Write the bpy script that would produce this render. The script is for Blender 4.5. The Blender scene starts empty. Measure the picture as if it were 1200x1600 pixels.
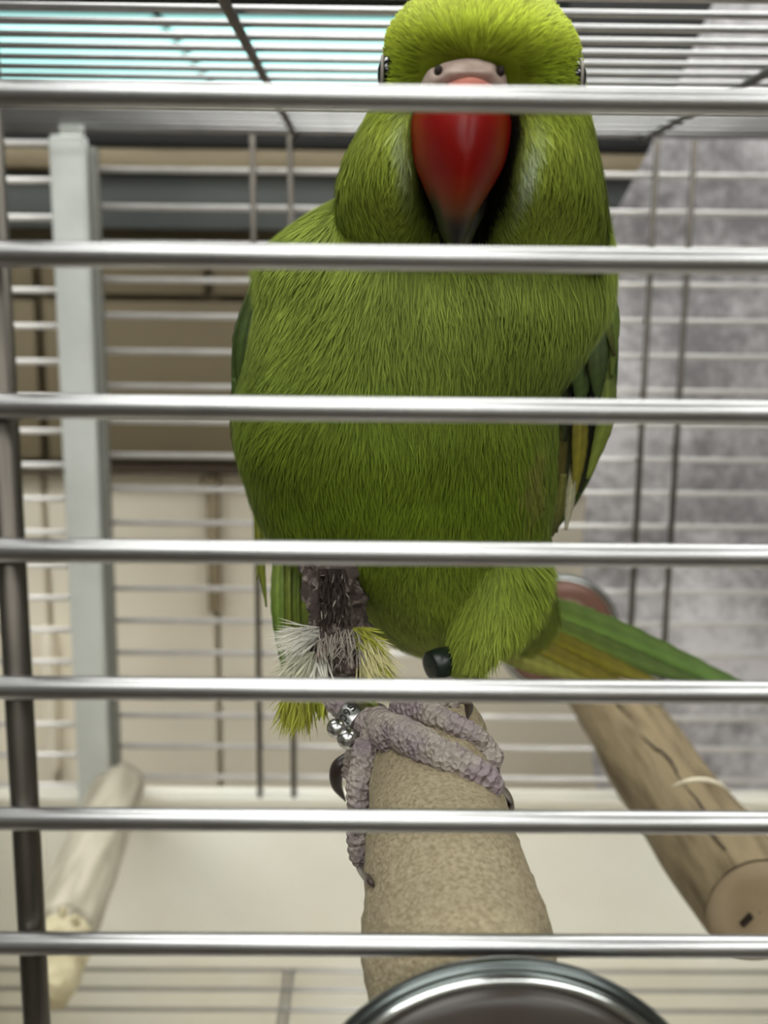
import bpy, bmesh, math, random
import numpy as np
from mathutils import Vector, Matrix

random.seed(7); rng = np.random.default_rng(7)
scene = bpy.context.scene
COL = scene.collection
Z0 = 1.25                                    # lens height above the shop floor
# ------------------------------------------------------------------ camera
F_PX = 1775.0; PITCH = math.radians(11.3); YAW = math.radians(0.6); ROLL = math.radians(0.6)
cam_data = bpy.data.cameras.new('camera'); cam = bpy.data.objects.new('camera', cam_data); COL.objects.link(cam)
RM = Matrix.Rotation(-YAW, 3, 'Z') @ Matrix.Rotation(math.pi/2 - PITCH, 3, 'X') @ Matrix.Rotation(ROLL, 3, 'Z')
cam.matrix_world = Matrix.Translation((0, 0, Z0)) @ RM.to_4x4()
cam_data.sensor_fit = 'VERTICAL'; cam_data.sensor_height = 24.0; cam_data.sensor_width = 18.0
cam_data.lens = F_PX/1600*24.0
cam_data.clip_start = 0.01; cam_data.clip_end = 60
cam_data.dof.use_dof = True; cam_data.dof.focus_distance = 0.228; cam_data.dof.aperture_fstop = 11.5
scene.camera = cam
# ------------------------------------------------------------------ world, exposure
world = bpy.data.worlds.new('world'); scene.world = world; world.use_nodes = True
world.node_tree.nodes['Background'].inputs[0].default_value = (0.9, 0.95, 1.0, 1)
world.node_tree.nodes['Background'].inputs[1].default_value = 0.25
vs = scene.view_settings
vs.view_transform = 'Standard'; vs.look = 'None'; vs.gamma = 1.0; vs.use_curve_mapping = False
vs.exposure = 0.50
LAMP = 4.6                                   # strength of the ceiling lamps

RA = np.array(RM)
def pix(px, py, Y):
    """the point seen at photo pixel (px,py) that lies at distance Y in front of the lens plane (world y)"""
    d = RA @ np.array([px-600.0, 800.0-py, -F_PX])
    p = d*(Y/d[1]); p[2] += Z0
    return p
def proj(P):
    q = (np.asarray(P, float) - np.array([0, 0, Z0])) @ RA
    return 600 + F_PX*q[..., 0]/-q[..., 2], 800 - F_PX*q[..., 1]/-q[..., 2]
def depth(px, py, Y):
    d = np.array([px-600.0, 800.0-py, -F_PX]); w = RA @ d
    return F_PX*Y/w[1]
def mm(npx, px, py, Y): return npx*depth(px, py, Y)/F_PX

# ------------------------------------------------------------------ materials
def srgb(r, g, b):
    f = lambda c: (c/255/12.92) if c/255 <= 0.04045 else ((c/255+0.055)/1.055)**2.4
    return (f(r), f(g), f(b), 1.0)
def mat(name, col, rough=0.5, metal=0.0, noise=None, bump=None, spec=0.5, stretch=None, emit=None, attr=False, coat=0.0, trans=0.0):
    m = bpy.data.materials.new(name); m.use_nodes = True
    nt = m.node_tree; b = nt.nodes['Principled BSDF']
    b.inputs['Base Color'].default_value = col; b.inputs['Roughness'].default_value = rough
    b.inputs['Metallic'].default_value = metal; b.inputs['Specular IOR Level'].default_value = spec
    b.inputs['Coat Weight'].default_value = coat; b.inputs['Transmission Weight'].default_value = trans
    tc = nt.nodes.new('ShaderNodeTexCoord'); mp = nt.nodes.new('ShaderNodeMapping')
    nt.links.new(tc.outputs['Object'], mp.inputs['Vector'])
    if stretch: mp.inputs['Scale'].default_value = stretch
    if noise:                                  # (scale, colour2, lo, hi)
        n = nt.nodes.new('ShaderNodeTexNoise'); n.inputs['Scale'].default_value = noise[0]; n.inputs['Detail'].default_value = 6
        r = nt.nodes.new('ShaderNodeMapRange'); r.inputs[1].default_value = noise[2]; r.inputs[2].default_value = noise[3]
        x = nt.nodes.new('ShaderNodeMix'); x.data_type = 'RGBA'
        nt.links.new(mp.outputs[0], n.inputs['Vector']); nt.links.new(n.outputs[0], r.inputs[0]); nt.links.new(r.outputs[0], x.inputs[0])
        x.inputs[6].default_value = col; x.inputs[7].default_value = noise[1]
        nt.links.new(x.outputs[2], b.inputs['Base Color'])
    if attr:
        a = nt.nodes.new('ShaderNodeAttribute'); a.attribute_name = 'Col'
        nt.links.new(a.outputs['Color'], b.inputs['Base Color'])
    if bump:                                   # (kind, scale, strength, distance)
        if bump[0] == 'voronoi':
            n = nt.nodes.new('ShaderNodeTexVoronoi'); out = n.outputs['Distance']
        else:
            n = nt.nodes.new('ShaderNodeTexNoise'); n.inputs['Detail'].default_value = 5; out = n.outputs[0]
        n.inputs['Scale'].default_value = bump[1]
        bp = nt.nodes.new('ShaderNodeBump'); bp.inputs['Strength'].default_value = bump[2]; bp.inputs['Distance'].default_value = bump[3]
        nt.links.new(mp.outputs[0], n.inputs['Vector']); nt.links.new(out, bp.inputs['Height']); nt.links.new(bp.outputs[0], b.inputs['Normal'])
    if emit:
        b.inputs['Emission Color'].default_value = emit[0]; b.inputs['Emission Strength'].default_value = emit[1]
    return m
M = {}
M['steel'] = mat('steel_wire', (0.47, 0.465, 0.47, 1), 0.33, 1.0, noise=(60, (0.41, 0.405, 0.41, 1), 0.45, 0.7))
M['steel_satin'] = mat('satin_plated_wire', (0.80, 0.775, 0.76, 1), 0.42, 0.55, noise=(60, (0.70, 0.67, 0.65, 1), 0.45, 0.7))  # lighter copy of the steel: light on the rear wires put into colour
M['steel_dull'] = mat('dull_steel_rod', (0.13, 0.115, 0.10, 1), 0.42, 1.0, noise=(40, (0.09, 0.08, 0.07, 1), 0.4, 0.7))
M['chrome'] = mat('chrome', (0.62, 0.64, 0.63, 1), 0.16, 1.0)
M['chrome_dark'] = mat('dark_chrome', (0.16, 0.18, 0.18, 1), 0.25, 1.0)
M['face_brown'] = mat('brown_gloss', (0.035, 0.025, 0.021, 1), 0.28, 0.0, spec=0.35, noise=(45, (0.05, 0.042, 0.036, 1), 0.35, 0.7))  # dark reflection from the viewer's side put into the dome colour
M['face_copper'] = mat('copper_brown_gloss', srgb(118, 84, 72), 0.25, 0.2)  # brown reflection of the branch put into the far dome's colour
M['grey_plastic'] = mat('grey_plastic', srgb(208, 211, 208), 0.45, noise=(30, srgb(196, 199, 195), 0.4, 0.65))
M['grey_plastic_dark'] = mat('grey_plastic_flange', srgb(120, 120, 114), 0.5)
M['tray'] = mat('cream_tray_plastic', srgb(242, 240, 230), 0.38, noise=(9, srgb(236, 230, 214), 0.4, 0.7))
M['paper'] = mat('tray_paper', srgb(218, 212, 200), 0.8, noise=(25, srgb(200, 190, 172), 0.5, 0.75))
M['pumice'] = mat('pumice_perch', srgb(160, 148, 122), 0.9, noise=(1100, srgb(132, 119, 94), 0.38, 0.66), bump=('noise', 1300, 0.9, 0.0008), spec=0.25)
M['wood'] = mat('bark_wood', srgb(132, 117, 90), 0.75, noise=(26, srgb(84, 70, 48), 0.46, 0.72), bump=('noise', 60, 0.6, 0.001), stretch=(7, 0.7, 7), spec=0.3)
M['wood_end'] = mat('wood_end_grain', srgb(160, 142, 116), 0.8, noise=(60, srgb(146, 127, 100), 0.4, 0.7), spec=0.25)
M['wood_pale'] = mat('pale_weathered_wood', srgb(196, 188, 170), 0.7, noise=(14, srgb(160, 152, 134), 0.42, 0.62), stretch=(8, 0.7, 8), bump=('noise', 60, 0.4, 0.001))
M['wood_chew'] = mat('chewed_fresh_wood', srgb(200, 190, 158), 0.8, noise=(90, srgb(170, 158, 126), 0.4, 0.65), bump=('noise', 220, 0.6, 0.001))
M['dark_slot'] = mat('dark_slot', srgb(35, 22, 16), 0.7)
M['scratch'] = mat('pale_bite_mark', srgb(224, 214, 190), 0.8)
M['plume'] = mat('plumage', (0.2, 0.3, 0.05, 1), 0.62, attr=True, spec=0.14)
M['skinbase'] = mat('feather_base', (0.2, 0.3, 0.05, 1), 0.8, attr=True, spec=0.1)
M['vane'] = mat('feather_vane', (0.1, 0.2, 0.05, 1), 0.5, attr=True, spec=0.35, bump=('noise', 500, 0.25, 0.0004))
M['beak'] = mat('beak_horn', srgb(170, 20, 14), 0.36, attr=True, spec=0.20, bump=('noise', 260, 0.12, 0.0006))
M['cere'] = mat('cere_skin', srgb(190, 168, 158), 0.55, noise=(300, srgb(164, 140, 130), 0.4, 0.7), bump=('noise', 500, 0.3, 0.0004))
M['black'] = mat('black_horn', srgb(22, 19, 18), 0.35)
M['eye'] = mat('eye_black', srgb(10, 9, 12), 0.08, coat=0.5)
M['eyelid'] = mat('eyelid_skin', srgb(150, 142, 136), 0.6)
M['toe'] = mat('scaly_skin', srgb(160, 150, 141), 0.55, noise=(170, srgb(140, 125, 130), 0.40, 0.62), bump=('voronoi', 900, 1.0, 0.0009), spec=0.4)
M['claw'] = mat('claw_horn', srgb(52, 40, 36), 0.32)
M['band'] = mat('leg_band_steel', (0.50, 0.50, 0.49, 1), 0.24, 1.0)
M['engrave'] = mat('engraved_digit', srgb(26, 26, 26), 0.6)
M['ringdark'] = mat('dark_green_band', srgb(24, 34, 27), 0.35)
M['thigh'] = mat('matted_thigh', srgb(70, 58, 54), 0.9, noise=(420, srgb(150, 138, 130), 0.5, 0.72), bump=('noise', 380, 0.9, 0.0016))
M['flesh'] = mat('flesh', srgb(200, 158, 130), 0.6, noise=(260, srgb(134, 92, 72), 0.45, 0.65), bump=('noise', 500, 0.6, 0.001))
# ------------------------------------------------------------------ mesh helpers
def tag(o, label=None, cat=None, group=None, kind=None):
    if label: o['label'] = label
    if cat: o['category'] = cat
    if group: o['group'] = group
    if kind: o['kind'] = kind
    return o
def empty(name, loc, label, cat, group=None):
    o = bpy.data.objects.new(name, None); COL.objects.link(o); o.location = loc; o.empty_display_size = 0.02
    return tag(o, label, cat, group)
def root_of(o):
    while o.parent: o = o.parent
    return o
def link(name, me, m, parent=None, smooth=True, sharp=None):
    if m and not me.materials: me.materials.append(m)
    if smooth:
        me.polygons.foreach_set('use_smooth', [True]*len(me.polygons))
        if sharp:
            try: me.set_sharp_from_angle(angle=math.radians(sharp))
            except Exception: pass
    o = bpy.data.objects.new(name, me); COL.objects.link(o)
    if parent: o.parent = parent
    return o
def mesh(name, V, Fs, m, parent=None, smooth=True, sharp=None, cols=None):
    V = np.asarray(V, float)
    if parent is not None: V = V - np.array(root_of(parent).location)
    me = bpy.data.meshes.new(name); me.from_pydata(V.tolist(), [], Fs); me.update()
    if cols is not None:
        a = me.color_attributes.new('Col', 'FLOAT_COLOR', 'POINT')
        a.data.foreach_set('color', np.c_[np.asarray(cols)[:, :3], np.ones(len(V))].ravel().astype(np.float32))
    return link(name, me, m, parent, smooth, sharp)
def box_vf(c, s, bev=0.0, rot=None):
    bm = bmesh.new(); bmesh.ops.create_cube(bm, size=1.0)
    bmesh.ops.scale(bm, vec=s, verts=bm.verts)
    if bev > 0: bmesh.ops.bevel(bm, geom=list(bm.edges), offset=bev, segments=2, affect='EDGES', profile=0.5)
    if rot is not None: bmesh.ops.rotate(bm, matrix=rot, verts=bm.verts)
    bmesh.ops.translate(bm, vec=c, verts=bm.verts)
    bm.verts.index_update()
    V = [tuple(v.co) for v in bm.verts]; Fs = [[v.index for v in f.verts] for f in bm.faces]; bm.free()
    return V, Fs
def box(name, c, s, m, parent=None, bev=0.0, rot=None):
    V, Fs = box_vf(c, s, bev, rot)
    return mesh(name, V, Fs, m, parent, smooth=bev > 0, sharp=30)
def tube_vf(P, R, n=16, cap=True):
    """tube along points P with radii R (numbers or per-ring arrays)"""
    P = np.asarray(P, float); k = len(P); T = np.gradient(P, axis=0); T /= np.linalg.norm(T, axis=1)[:, None]
    ref = np.array([0, 0, 1.0]) if abs(T[0][2]) < 0.9 else np.array([1.0, 0, 0])
    V = []; a = np.linspace(0, 2*math.pi, n, endpoint=False)
    u = np.cross(T[0], ref); u /= np.linalg.norm(u)
    for i in range(k):
        u = u - T[i]*(u @ T[i]); u /= np.linalg.norm(u); w = np.cross(T[i], u)
        r = R[i] if hasattr(R, '__len__') else R
        r = np.asarray(r) if hasattr(r, '__len__') else np.full(n, r)
        V.append(P[i] + (np.cos(a)*r)[:, None]*u + (np.sin(a)*r)[:, None]*w)
    V = np.concatenate(V); Fs = []
    for i in range(k-1):
        for j in range(n):
            j2 = (j+1) % n; Fs.append([i*n+j, i*n+j2, (i+1)*n+j2, (i+1)*n+j])
    if cap: Fs.append(list(range(n))[::-1]); Fs.append([(k-1)*n+j for j in range(n)])
    return V, Fs
def spline(P, n):
    """Catmull-Rom through rows of P (any width), n samples"""
    P = np.asarray(P, float); k = len(P)
    Q = np.vstack([2*P[0]-P[1], P, 2*P[-1]-P[-2]])
    t = np.linspace(0, k-1-1e-9, n); i = t.astype(int); f = (t-i)[:, None]
    p0, p1, p2, p3 = Q[i], Q[i+1], Q[i+2], Q[i+3]
    return 0.5*((2*p1) + (-p0+p2)*f + (2*p0-5*p1+4*p2-p3)*f**2 + (-p0+3*p1-3*p2+p3)*f**3)
def lathe_vf(prof, axis_o, axis_d, n=48):
    """profile of (radius, height) about an axis"""
    d = np.asarray(axis_d, float); d /= np.linalg.norm(d)
    u = np.cross(d, [0, 0, 1.0]); u = u/np.linalg.norm(u) if np.linalg.norm(u) > 1e-3 else np.array([1.0, 0, 0]); w = np.cross(d, u)
    a = np.linspace(0, 2*math.pi, n, endpoint=False); V = []; Fs = []
    for r, h in prof: V.append(np.asarray(axis_o) + d*h + r*(np.cos(a)[:, None]*u + np.sin(a)[:, None]*w))
    V = np.concatenate(V)
    for i in range(len(prof)-1):
        for j in range(n):
            j2 = (j+1) % n; Fs.append([i*n+j, (i+1)*n+j, (i+1)*n+j2, i*n+j2])
    return V, Fs
def hash_noise(P, s, seed=0):
    """cheap smooth value noise for sculpting"""
    P = np.asarray(P)*s + seed*17.3; i = np.floor(P).astype(int); f = P-i; f = f*f*(3-2*f); out = 0
    for dx in (0, 1):
        for dy in (0, 1):
            for dz in (0, 1):
                h = np.sin((i[:, 0]+dx)*127.1 + (i[:, 1]+dy)*311.7 + (i[:, 2]+dz)*74.7)*43758.5453
                h = h-np.floor(h)
                out = out + h*np.where(dx, f[:, 0], 1-f[:, 0])*np.where(dy, f[:, 1], 1-f[:, 1])*np.where(dz, f[:, 2], 1-f[:, 2])
    return out*2-1
# ================================================================== the room (setting)
def structure(name, c, s, m): return tag(box(name, c, s, m), kind='structure')
M['wall'] = mat('painted_wall', srgb(205, 200, 190), 0.8, noise=(2, srgb(196, 190, 178), 0.4, 0.7))
M['ceil'] = mat('ceiling_paint', srgb(225, 225, 222), 0.85, noise=(3, srgb(214, 214, 210), 0.4, 0.7))
M['floorm'] = mat('dark_shop_floor', srgb(70, 60, 50), 0.6, noise=(5, srgb(52, 44, 36), 0.4, 0.7))
structure('floor', (0, 3, -0.05), (8, 14, 0.1), M['floorm'])
structure('ceiling', (0, 3, 2.55), (8, 14, 0.1), M['ceil'])
structure('wall_back', (0, 10.05, 1.25), (8, 0.1, 2.5), M['wall'])
structure('wall_front', (0, -4.05, 1.25), (8, 0.1, 2.5), M['wall'])
structure('wall_left', (-4.05, 3, 1.25), (0.1, 14, 2.5), M['wall'])
structure('wall_right', (4.05, 3, 1.25), (0.1, 14, 2.5), M['wall'])
M['lampw'] = mat('lamp_diffuser', (0.9, 0.9, 0.9, 1), 0.5, emit=((0.98, 1.0, 0.955, 1), LAMP))
M['lampc'] = mat('cool_lamp_diffuser', (0.9, 0.95, 0.95, 1), 0.5, emit=((0.45, 0.88, 0.84, 1), 1.35))
M['lampframe'] = mat('lamp_frame', srgb(120, 120, 116), 0.5)
def ceiling_lamp(x, y, sx, sy, m, label, cat='ceiling light', split=1, group=None):
    r = empty('ceiling_lamp', (x, y, 2.44), label, cat, group)
    w = (sx-0.03*(split+1))/split
    for k in range(split):
        cx = x - sx/2 + 0.03 + w/2 + k*(w+0.03)
        box('diffuser', (cx, y, 2.455), (w, sy-0.06, 0.03), m, r)
        if k: box('divider', (cx-w/2-0.015, y, 2.455), (0.03, sy-0.06, 0.05), M['lampframe'], r)
    for s in (-1, 1):
        box('frame_rail', (x, y+s*(sy/2-0.015), 2.465), (sx, 0.03, 0.07), M['lampframe'], r)
        box('frame_rail', (x+s*(sx/2-0.015), y, 2.465), (0.03, sy-0.06, 0.07), M['lampframe'], r)
    return r
ceiling_lamp(-1.0, 6.6, 2.9, 2.3, M['lampc'], 'pale teal lit ceiling panel seen through the cage roof wires', split=2)
ceiling_lamp(-0.75, -0.75, 1.4, 1.0, M['lampw'], 'white ceiling light panel above the aisle before the cage')  # this and the next two: unseen panels added for light from the front
ceiling_lamp(1.2, -1.0, 1.4, 0.9, M['lampw'], 'white ceiling light panel above the aisle right of the cage')
ceiling_lamp(0.0, -2.4, 3.0, 1.1, M['lampw'], 'long white ceiling light panel across the far side of the aisle')
ceiling_lamp(0.1, 0.75, 2.6, 0.8, M['lampw'], 'wide white ceiling light panel right above the bird cage')
# ================================================================== things behind the cage
M['tan'] = mat('tan_board', srgb(150, 136, 110), 0.6, noise=(12, srgb(130, 116, 92), 0.4, 0.7), stretch=(1, 1, 6))
M['greydrawer'] = mat('grey_drawer', srgb(92, 96, 94), 0.5, noise=(7, srgb(74, 78, 78), 0.4, 0.7))
M['brownpanel'] = mat('brown_panel', srgb(122, 110, 86), 0.7, noise=(4, srgb(108, 96, 74), 0.4, 0.7))  # shelf shade above the beige boards is put into this brown
M['seam'] = mat('dark_seam', srgb(58, 46, 32), 0.7)
M['blackbox'] = mat('black_case', srgb(18, 17, 16), 0.6)  # flat black of the painted shadow gap, shared with the storage bin
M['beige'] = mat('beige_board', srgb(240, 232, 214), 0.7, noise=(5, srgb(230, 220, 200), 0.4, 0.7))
M['counter'] = mat('counter_laminate', srgb(96, 82, 66), 0.5, noise=(6, srgb(80, 68, 54), 0.4, 0.7))
YB = 0.84
def zat(py): return pix(400, py, YB)[2]
top_z = 0.775
# counter that carries the cage and the cabinet behind it
r = empty('counter', (0.05, 0.55, 0), 'brown laminate counter under the bird cage', 'counter')
box('worktop', (0.05, 0.62, top_z-0.02), (1.5, 1.1, 0.04), M['counter'], r, bev=0.003)
for sx in (-0.66, 0.76):
    for sy in (0.12, 1.12): box('leg', (sx, sy, (top_z-0.04)/2), (0.06, 0.06, top_z-0.04), M['counter'], r)
# cabinet
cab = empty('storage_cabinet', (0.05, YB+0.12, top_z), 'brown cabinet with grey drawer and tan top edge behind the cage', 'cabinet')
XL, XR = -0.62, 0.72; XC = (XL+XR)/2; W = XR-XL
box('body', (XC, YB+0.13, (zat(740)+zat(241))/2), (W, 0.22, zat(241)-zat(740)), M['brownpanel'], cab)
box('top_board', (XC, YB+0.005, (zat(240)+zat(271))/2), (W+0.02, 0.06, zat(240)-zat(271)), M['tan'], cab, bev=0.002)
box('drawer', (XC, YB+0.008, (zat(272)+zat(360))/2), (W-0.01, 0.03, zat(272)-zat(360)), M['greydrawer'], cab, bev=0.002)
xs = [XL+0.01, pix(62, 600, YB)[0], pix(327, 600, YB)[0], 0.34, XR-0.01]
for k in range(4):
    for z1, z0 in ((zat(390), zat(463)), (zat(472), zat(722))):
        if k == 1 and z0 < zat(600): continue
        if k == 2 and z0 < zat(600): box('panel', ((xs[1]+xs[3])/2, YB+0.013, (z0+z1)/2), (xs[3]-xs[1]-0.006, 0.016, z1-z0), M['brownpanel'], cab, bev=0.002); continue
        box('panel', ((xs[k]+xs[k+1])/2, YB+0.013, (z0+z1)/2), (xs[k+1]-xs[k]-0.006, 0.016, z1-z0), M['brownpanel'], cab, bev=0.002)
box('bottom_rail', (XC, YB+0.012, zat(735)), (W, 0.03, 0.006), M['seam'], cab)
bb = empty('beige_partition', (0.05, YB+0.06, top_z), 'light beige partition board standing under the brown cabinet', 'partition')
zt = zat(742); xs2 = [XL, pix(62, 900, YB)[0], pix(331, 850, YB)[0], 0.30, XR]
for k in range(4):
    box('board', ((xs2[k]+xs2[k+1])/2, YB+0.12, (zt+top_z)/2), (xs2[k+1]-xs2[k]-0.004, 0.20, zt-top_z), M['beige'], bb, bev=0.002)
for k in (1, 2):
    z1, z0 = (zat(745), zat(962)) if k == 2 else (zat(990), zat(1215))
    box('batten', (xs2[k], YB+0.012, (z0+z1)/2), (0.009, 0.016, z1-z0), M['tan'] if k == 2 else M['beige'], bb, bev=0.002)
# black strip in place of the shadow gap over the cabinet top
zc0, zc1 = zat(240)+0.0005, zat(203)
kc = empty('black_case', (0.0, YB+0.12, zc0), 'flat black case lying along the cabinet top', 'case')
box('lower_shell', (XC, YB+0.065, (zc0*0.6+zc1*0.4)), (W-0.04, 0.18, (zc1-zc0)*0.8), M['blackbox'], kc, bev=0.003)
box('lid', (XC, YB+0.065, zc1-(zc1-zc0)*0.1), (W-0.03, 0.19, (zc1-zc0)*0.2-0.0005), M['blackbox'], kc, bev=0.001)
# dark bin standing on the gap strip at the right
p0 = pix(870, 100, YB+0.1); p1 = pix(1500, 100, YB+0.1)
db = empty('dark_storage_bin', ((p0[0]+p1[0])/2, YB+0.12, zc1), 'dark storage bin standing on the black case', 'bin')
box('bin_body', ((p0[0]+p1[0])/2, YB+0.13, zc1+0.07), (p1[0]-p0[0], 0.15, 0.139), M['blackbox'], db, bev=0.004)
box('bin_lid', ((p0[0]+p1[0])/2, YB+0.13, zc1+0.147), (p1[0]-p0[0]+0.01, 0.16, 0.014), M['blackbox'], db, bev=0.003)
# translucent plastic sheet hung behind the right half of the cage
def film_material():
    m = bpy.data.materials.new('frosted_plastic_sheet'); m.use_nodes = True; nt = m.node_tree; nt.nodes.clear()
    N = nt.nodes.new; L = nt.links.new
    out = N('ShaderNodeOutputMaterial'); tc = N('ShaderNodeTexCoord')
    n1 = N('ShaderNodeTexNoise'); n1.inputs['Scale'].default_value = 14; n1.inputs['Detail'].default_value = 3
    n2 = N('ShaderNodeTexNoise'); n2.inputs['Scale'].default_value = 120; n2.inputs['Detail'].default_value = 8; n2.inputs['Roughness'].default_value = 0.7
    L(tc.outputs['Object'], n1.inputs['Vector']); L(tc.outputs['Object'], n2.inputs['Vector'])
    add = N('ShaderNodeMath'); add.operation = 'ADD'; L(n1.outputs[0], add.inputs[0]); L(n2.outputs[0], add.inputs[1])
    mr = N('ShaderNodeMapRange'); mr.inputs[1].default_value = 0.82; mr.inputs[2].default_value = 1.18; L(add.outputs[0], mr.inputs[0])
    mix = N('ShaderNodeMix'); mix.data_type = 'RGBA'; mix.inputs[6].default_value = srgb(168, 164, 168); mix.inputs[7].default_value = srgb(250, 247, 251); L(mr.outputs[0], mix.inputs[0])
    bsdf = N('ShaderNodeBsdfPrincipled'); L(mix.outputs[2], bsdf.inputs['Base Color']); bsdf.inputs['Roughness'].default_value = 0.35
    bp = N('ShaderNodeBump'); bp.inputs['Strength'].default_value = 0.5; bp.inputs['Distance'].default_value = 0.003; L(n2.outputs[0], bp.inputs['Height']); L(bp.outputs[0], bsdf.inputs['Normal'])
    tl = N('ShaderNodeBsdfTranslucent'); L(mix.outputs[2], tl.inputs['Color'])
    tr = N('ShaderNodeBsdfTransparent')
    m1 = N('ShaderNodeMixShader'); m1.inputs[0].default_value = 0.35; L(bsdf.outputs[0], m1.inputs[1]); L(tl.outputs[0], m1.inputs[2])
    m2 = N('ShaderNodeMixShader'); m2.inputs[0].default_value = 0.10; L(m1.outputs[0], m2.inputs[1]); L(tr.outputs[0], m2.inputs[2])
    L(m2.outputs[0], out.inputs['Surface'])
    return m
M['film'] = film_material()
edge = [(1125, -12), (1025, 210), (950, 350), (925, 600), (912, 850), (922, 1150), (935, 1245), (940, 1262)]
E = np.array([pix(x, y, 0.69) for x, y in edge]); nz, nx = 60, 50
zs = np.linspace(E[0][2], E[-1][2], nz); xl = np.interp(-zs, -E[:, 2], E[:, 0])
FV = []; FF = []
for side in (0, 1):
    for i in range(nz):
        for j in range(nx):
            x = xl[i] + (0.43-xl[i])*j/(nx-1)
            y = 0.69 + 0.006*math.sin(x*42+zs[i]*9) + 0.004*math.sin(x*25-zs[i]*37) + side*0.0008
            FV.append((x, y, zs[i]))
q = nz*nx
for i in range(nz-1):
    for j in range(nx-1):
        a = i*nx+j; FF.append([a, a+1, a+nx+1, a+nx]); FF.append([q+a, q+a+nx, q+a+nx+1, q+a+1])
tag(mesh('plastic_sheet', FV, FF, M['film']), 'frosted mottled plastic sheet hung behind the cage wires', 'plastic sheet')
# ================================================================== the cage
CX0, CX1, CYF, CYB = -0.235, 0.333, 0.150, 0.640
RW = 0.00165; SP = 0.0195
z_ceil = pix(600, 205, CYB)[2]; z_tray = pix(600, 1243, CYB)[2]; z_grate = pix(600, 1505, CYB)[2]
z_base = top_z
cage = empty('bird_cage', ((CX0+CX1)/2, (CYF+CYB)/2, z_base), 'stainless wire bird cage with cream plastic tray around the parrot', 'cage')
CL = np.array(cage.location); wire_cache = {}
def wire(a, b, m='steel', r=RW, n=14, name='wire', parent=None):
    a = np.array(a, float); b = np.array(b, float); d = b-a; L = round(float(np.linalg.norm(d)), 4); key = (L, r, n, m)
    if key not in wire_cache:
        V, Fs = tube_vf([(0, 0, -L/2), (0, 0, L/2)], r, n)
        me = bpy.data.meshes.new(name); me.from_pydata(V.tolist(), [], Fs); me.update()
        me.materials.append(M[m]); me.polygons.foreach_set('use_smooth', [len(p.vertices) == 4 for p in me.polygons])
        wire_cache[key] = me
    o = bpy.data.objects.new(name, wire_cache[key]); COL.objects.link(o); o.parent = parent or cage
    o.location = (a+b)/2 - CL; o.rotation_euler = Vector(d).to_track_quat('Z', 'Y').to_euler()
    return o
# front wires
zf = pix(600, 403, CYF)[2]
for k in range(-20, 5):
    z = zf + k*0.01955
    if z_tray+0.004 < z < z_ceil-0.003: wire((CX0, CYF, z), (CX1, CYF, z), n=24, name='front_wire')
for x in (-0.0500, -0.0720, 0.160, 0.182): wire((x, CYF+0.0036, z_tray), (x, CYF+0.0036, z_ceil), m='steel_dull', r=0.0020, n=20, name='front_rod')
# back wires: a main bay, and an offset bay left of the grey rail
XP = pix(128, 700, 0.625)[0]
zb = pix(250, 438, CYB)[2]
for k in range(-20, 8):
    z = zb + k*SP
    if z_tray < z < z_ceil-0.004: wire((XP+0.004, CYB, z), (CX1, CYB, z), m='steel_satin', name='back_wire')
    z -= 0.0062
    if z_tray < z < z_ceil-0.004: wire((CX0, CYB, z), (XP-0.002, CYB, z), m='steel_satin', name='back_wire')
for px in (400, 456): 
    x = pix(px, 700, CYB-0.0034)[0]; wire((x, CYB-0.0034, z_tray), (x, CYB-0.0034, z_ceil-0.003), m='steel_dull', name='back_rod')
for px, py in ((1012, 500), (1069, 500)):
    x = pix(px, py, CYB-0.0034)[0]; wire((x, CYB-0.0034, z_tray), (x, CYB-0.0034, z_ceil-0.003), m='steel_dull', name='back_rod')
# roof wires and the rods under them
y = 0.366 - SP*10
while y < CYB-0.002:
    if y > CYF+0.005: wire((CX0, y, z_ceil), (CX1, y, z_ceil), r=0.00125, name='roof_wire')
    y += SP
for px in (462, 1003):
    x = pix(px, 205, CYB)[0]; wire((x, CYF, z_ceil-0.0034), (x, CYB, z_ceil-0.0034), m='steel_dull', name='roof_rod')
# side wires
for x in (CX0, CX1):
    for k in range(-20, 8):
        z = zb + k*SP + 0.004
        if z_tray < z < z_ceil-0.004: wire((x, CYF, z), (x, CYB, z), m='steel_satin', name='side_wire')
    for yy in (CYF, CYB): wire((x, yy, z_tray-0.01), (x, yy, z_ceil), r=0.0026, name='corner_rod')
    wire((x, CYF, z_ceil), (x, CYB, z_ceil), r=0.0026, name='top_rod')
for yy in (CYF, CYB): wire((CX0, yy, z_ceil), (CX1, yy, z_ceil), r=0.0022, name='top_rod')
# grey plastic rail up the back wall
pa, pb = pix(114, 213, 0.628), pix(147, 1258, 0.628)
rw = mm(52, 130, 700, 0.628)
rail = box('plastic_rail', ((pa[0]+pb[0])/2, 0.626, (pa[2]+pb[2])/2), (rw, 0.012, pa[2]-pb[2]), M['grey_plastic'], cage, bev=0.002,
           rot=Matrix.Rotation(math.atan2(pb[0]-pa[0], pa[2]-pb[2])*-0.0, 3, 'Y'))
box('rail_flange', ((pa[0]+pb[0])/2+rw/2+0.002, 0.632, (pa[2]+pb[2])/2), (0.0045, 0.010, pa[2]-pb[2]-0.01), M['grey_plastic_dark'], rail, bev=0.001)
box('rail_hook', ((pa[0]+pb[0])/2+0.001, 0.630, pa[2]+0.004), (rw*0.6, 0.012, 0.010), M['grey_plastic'], rail, bev=0.002)
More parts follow.
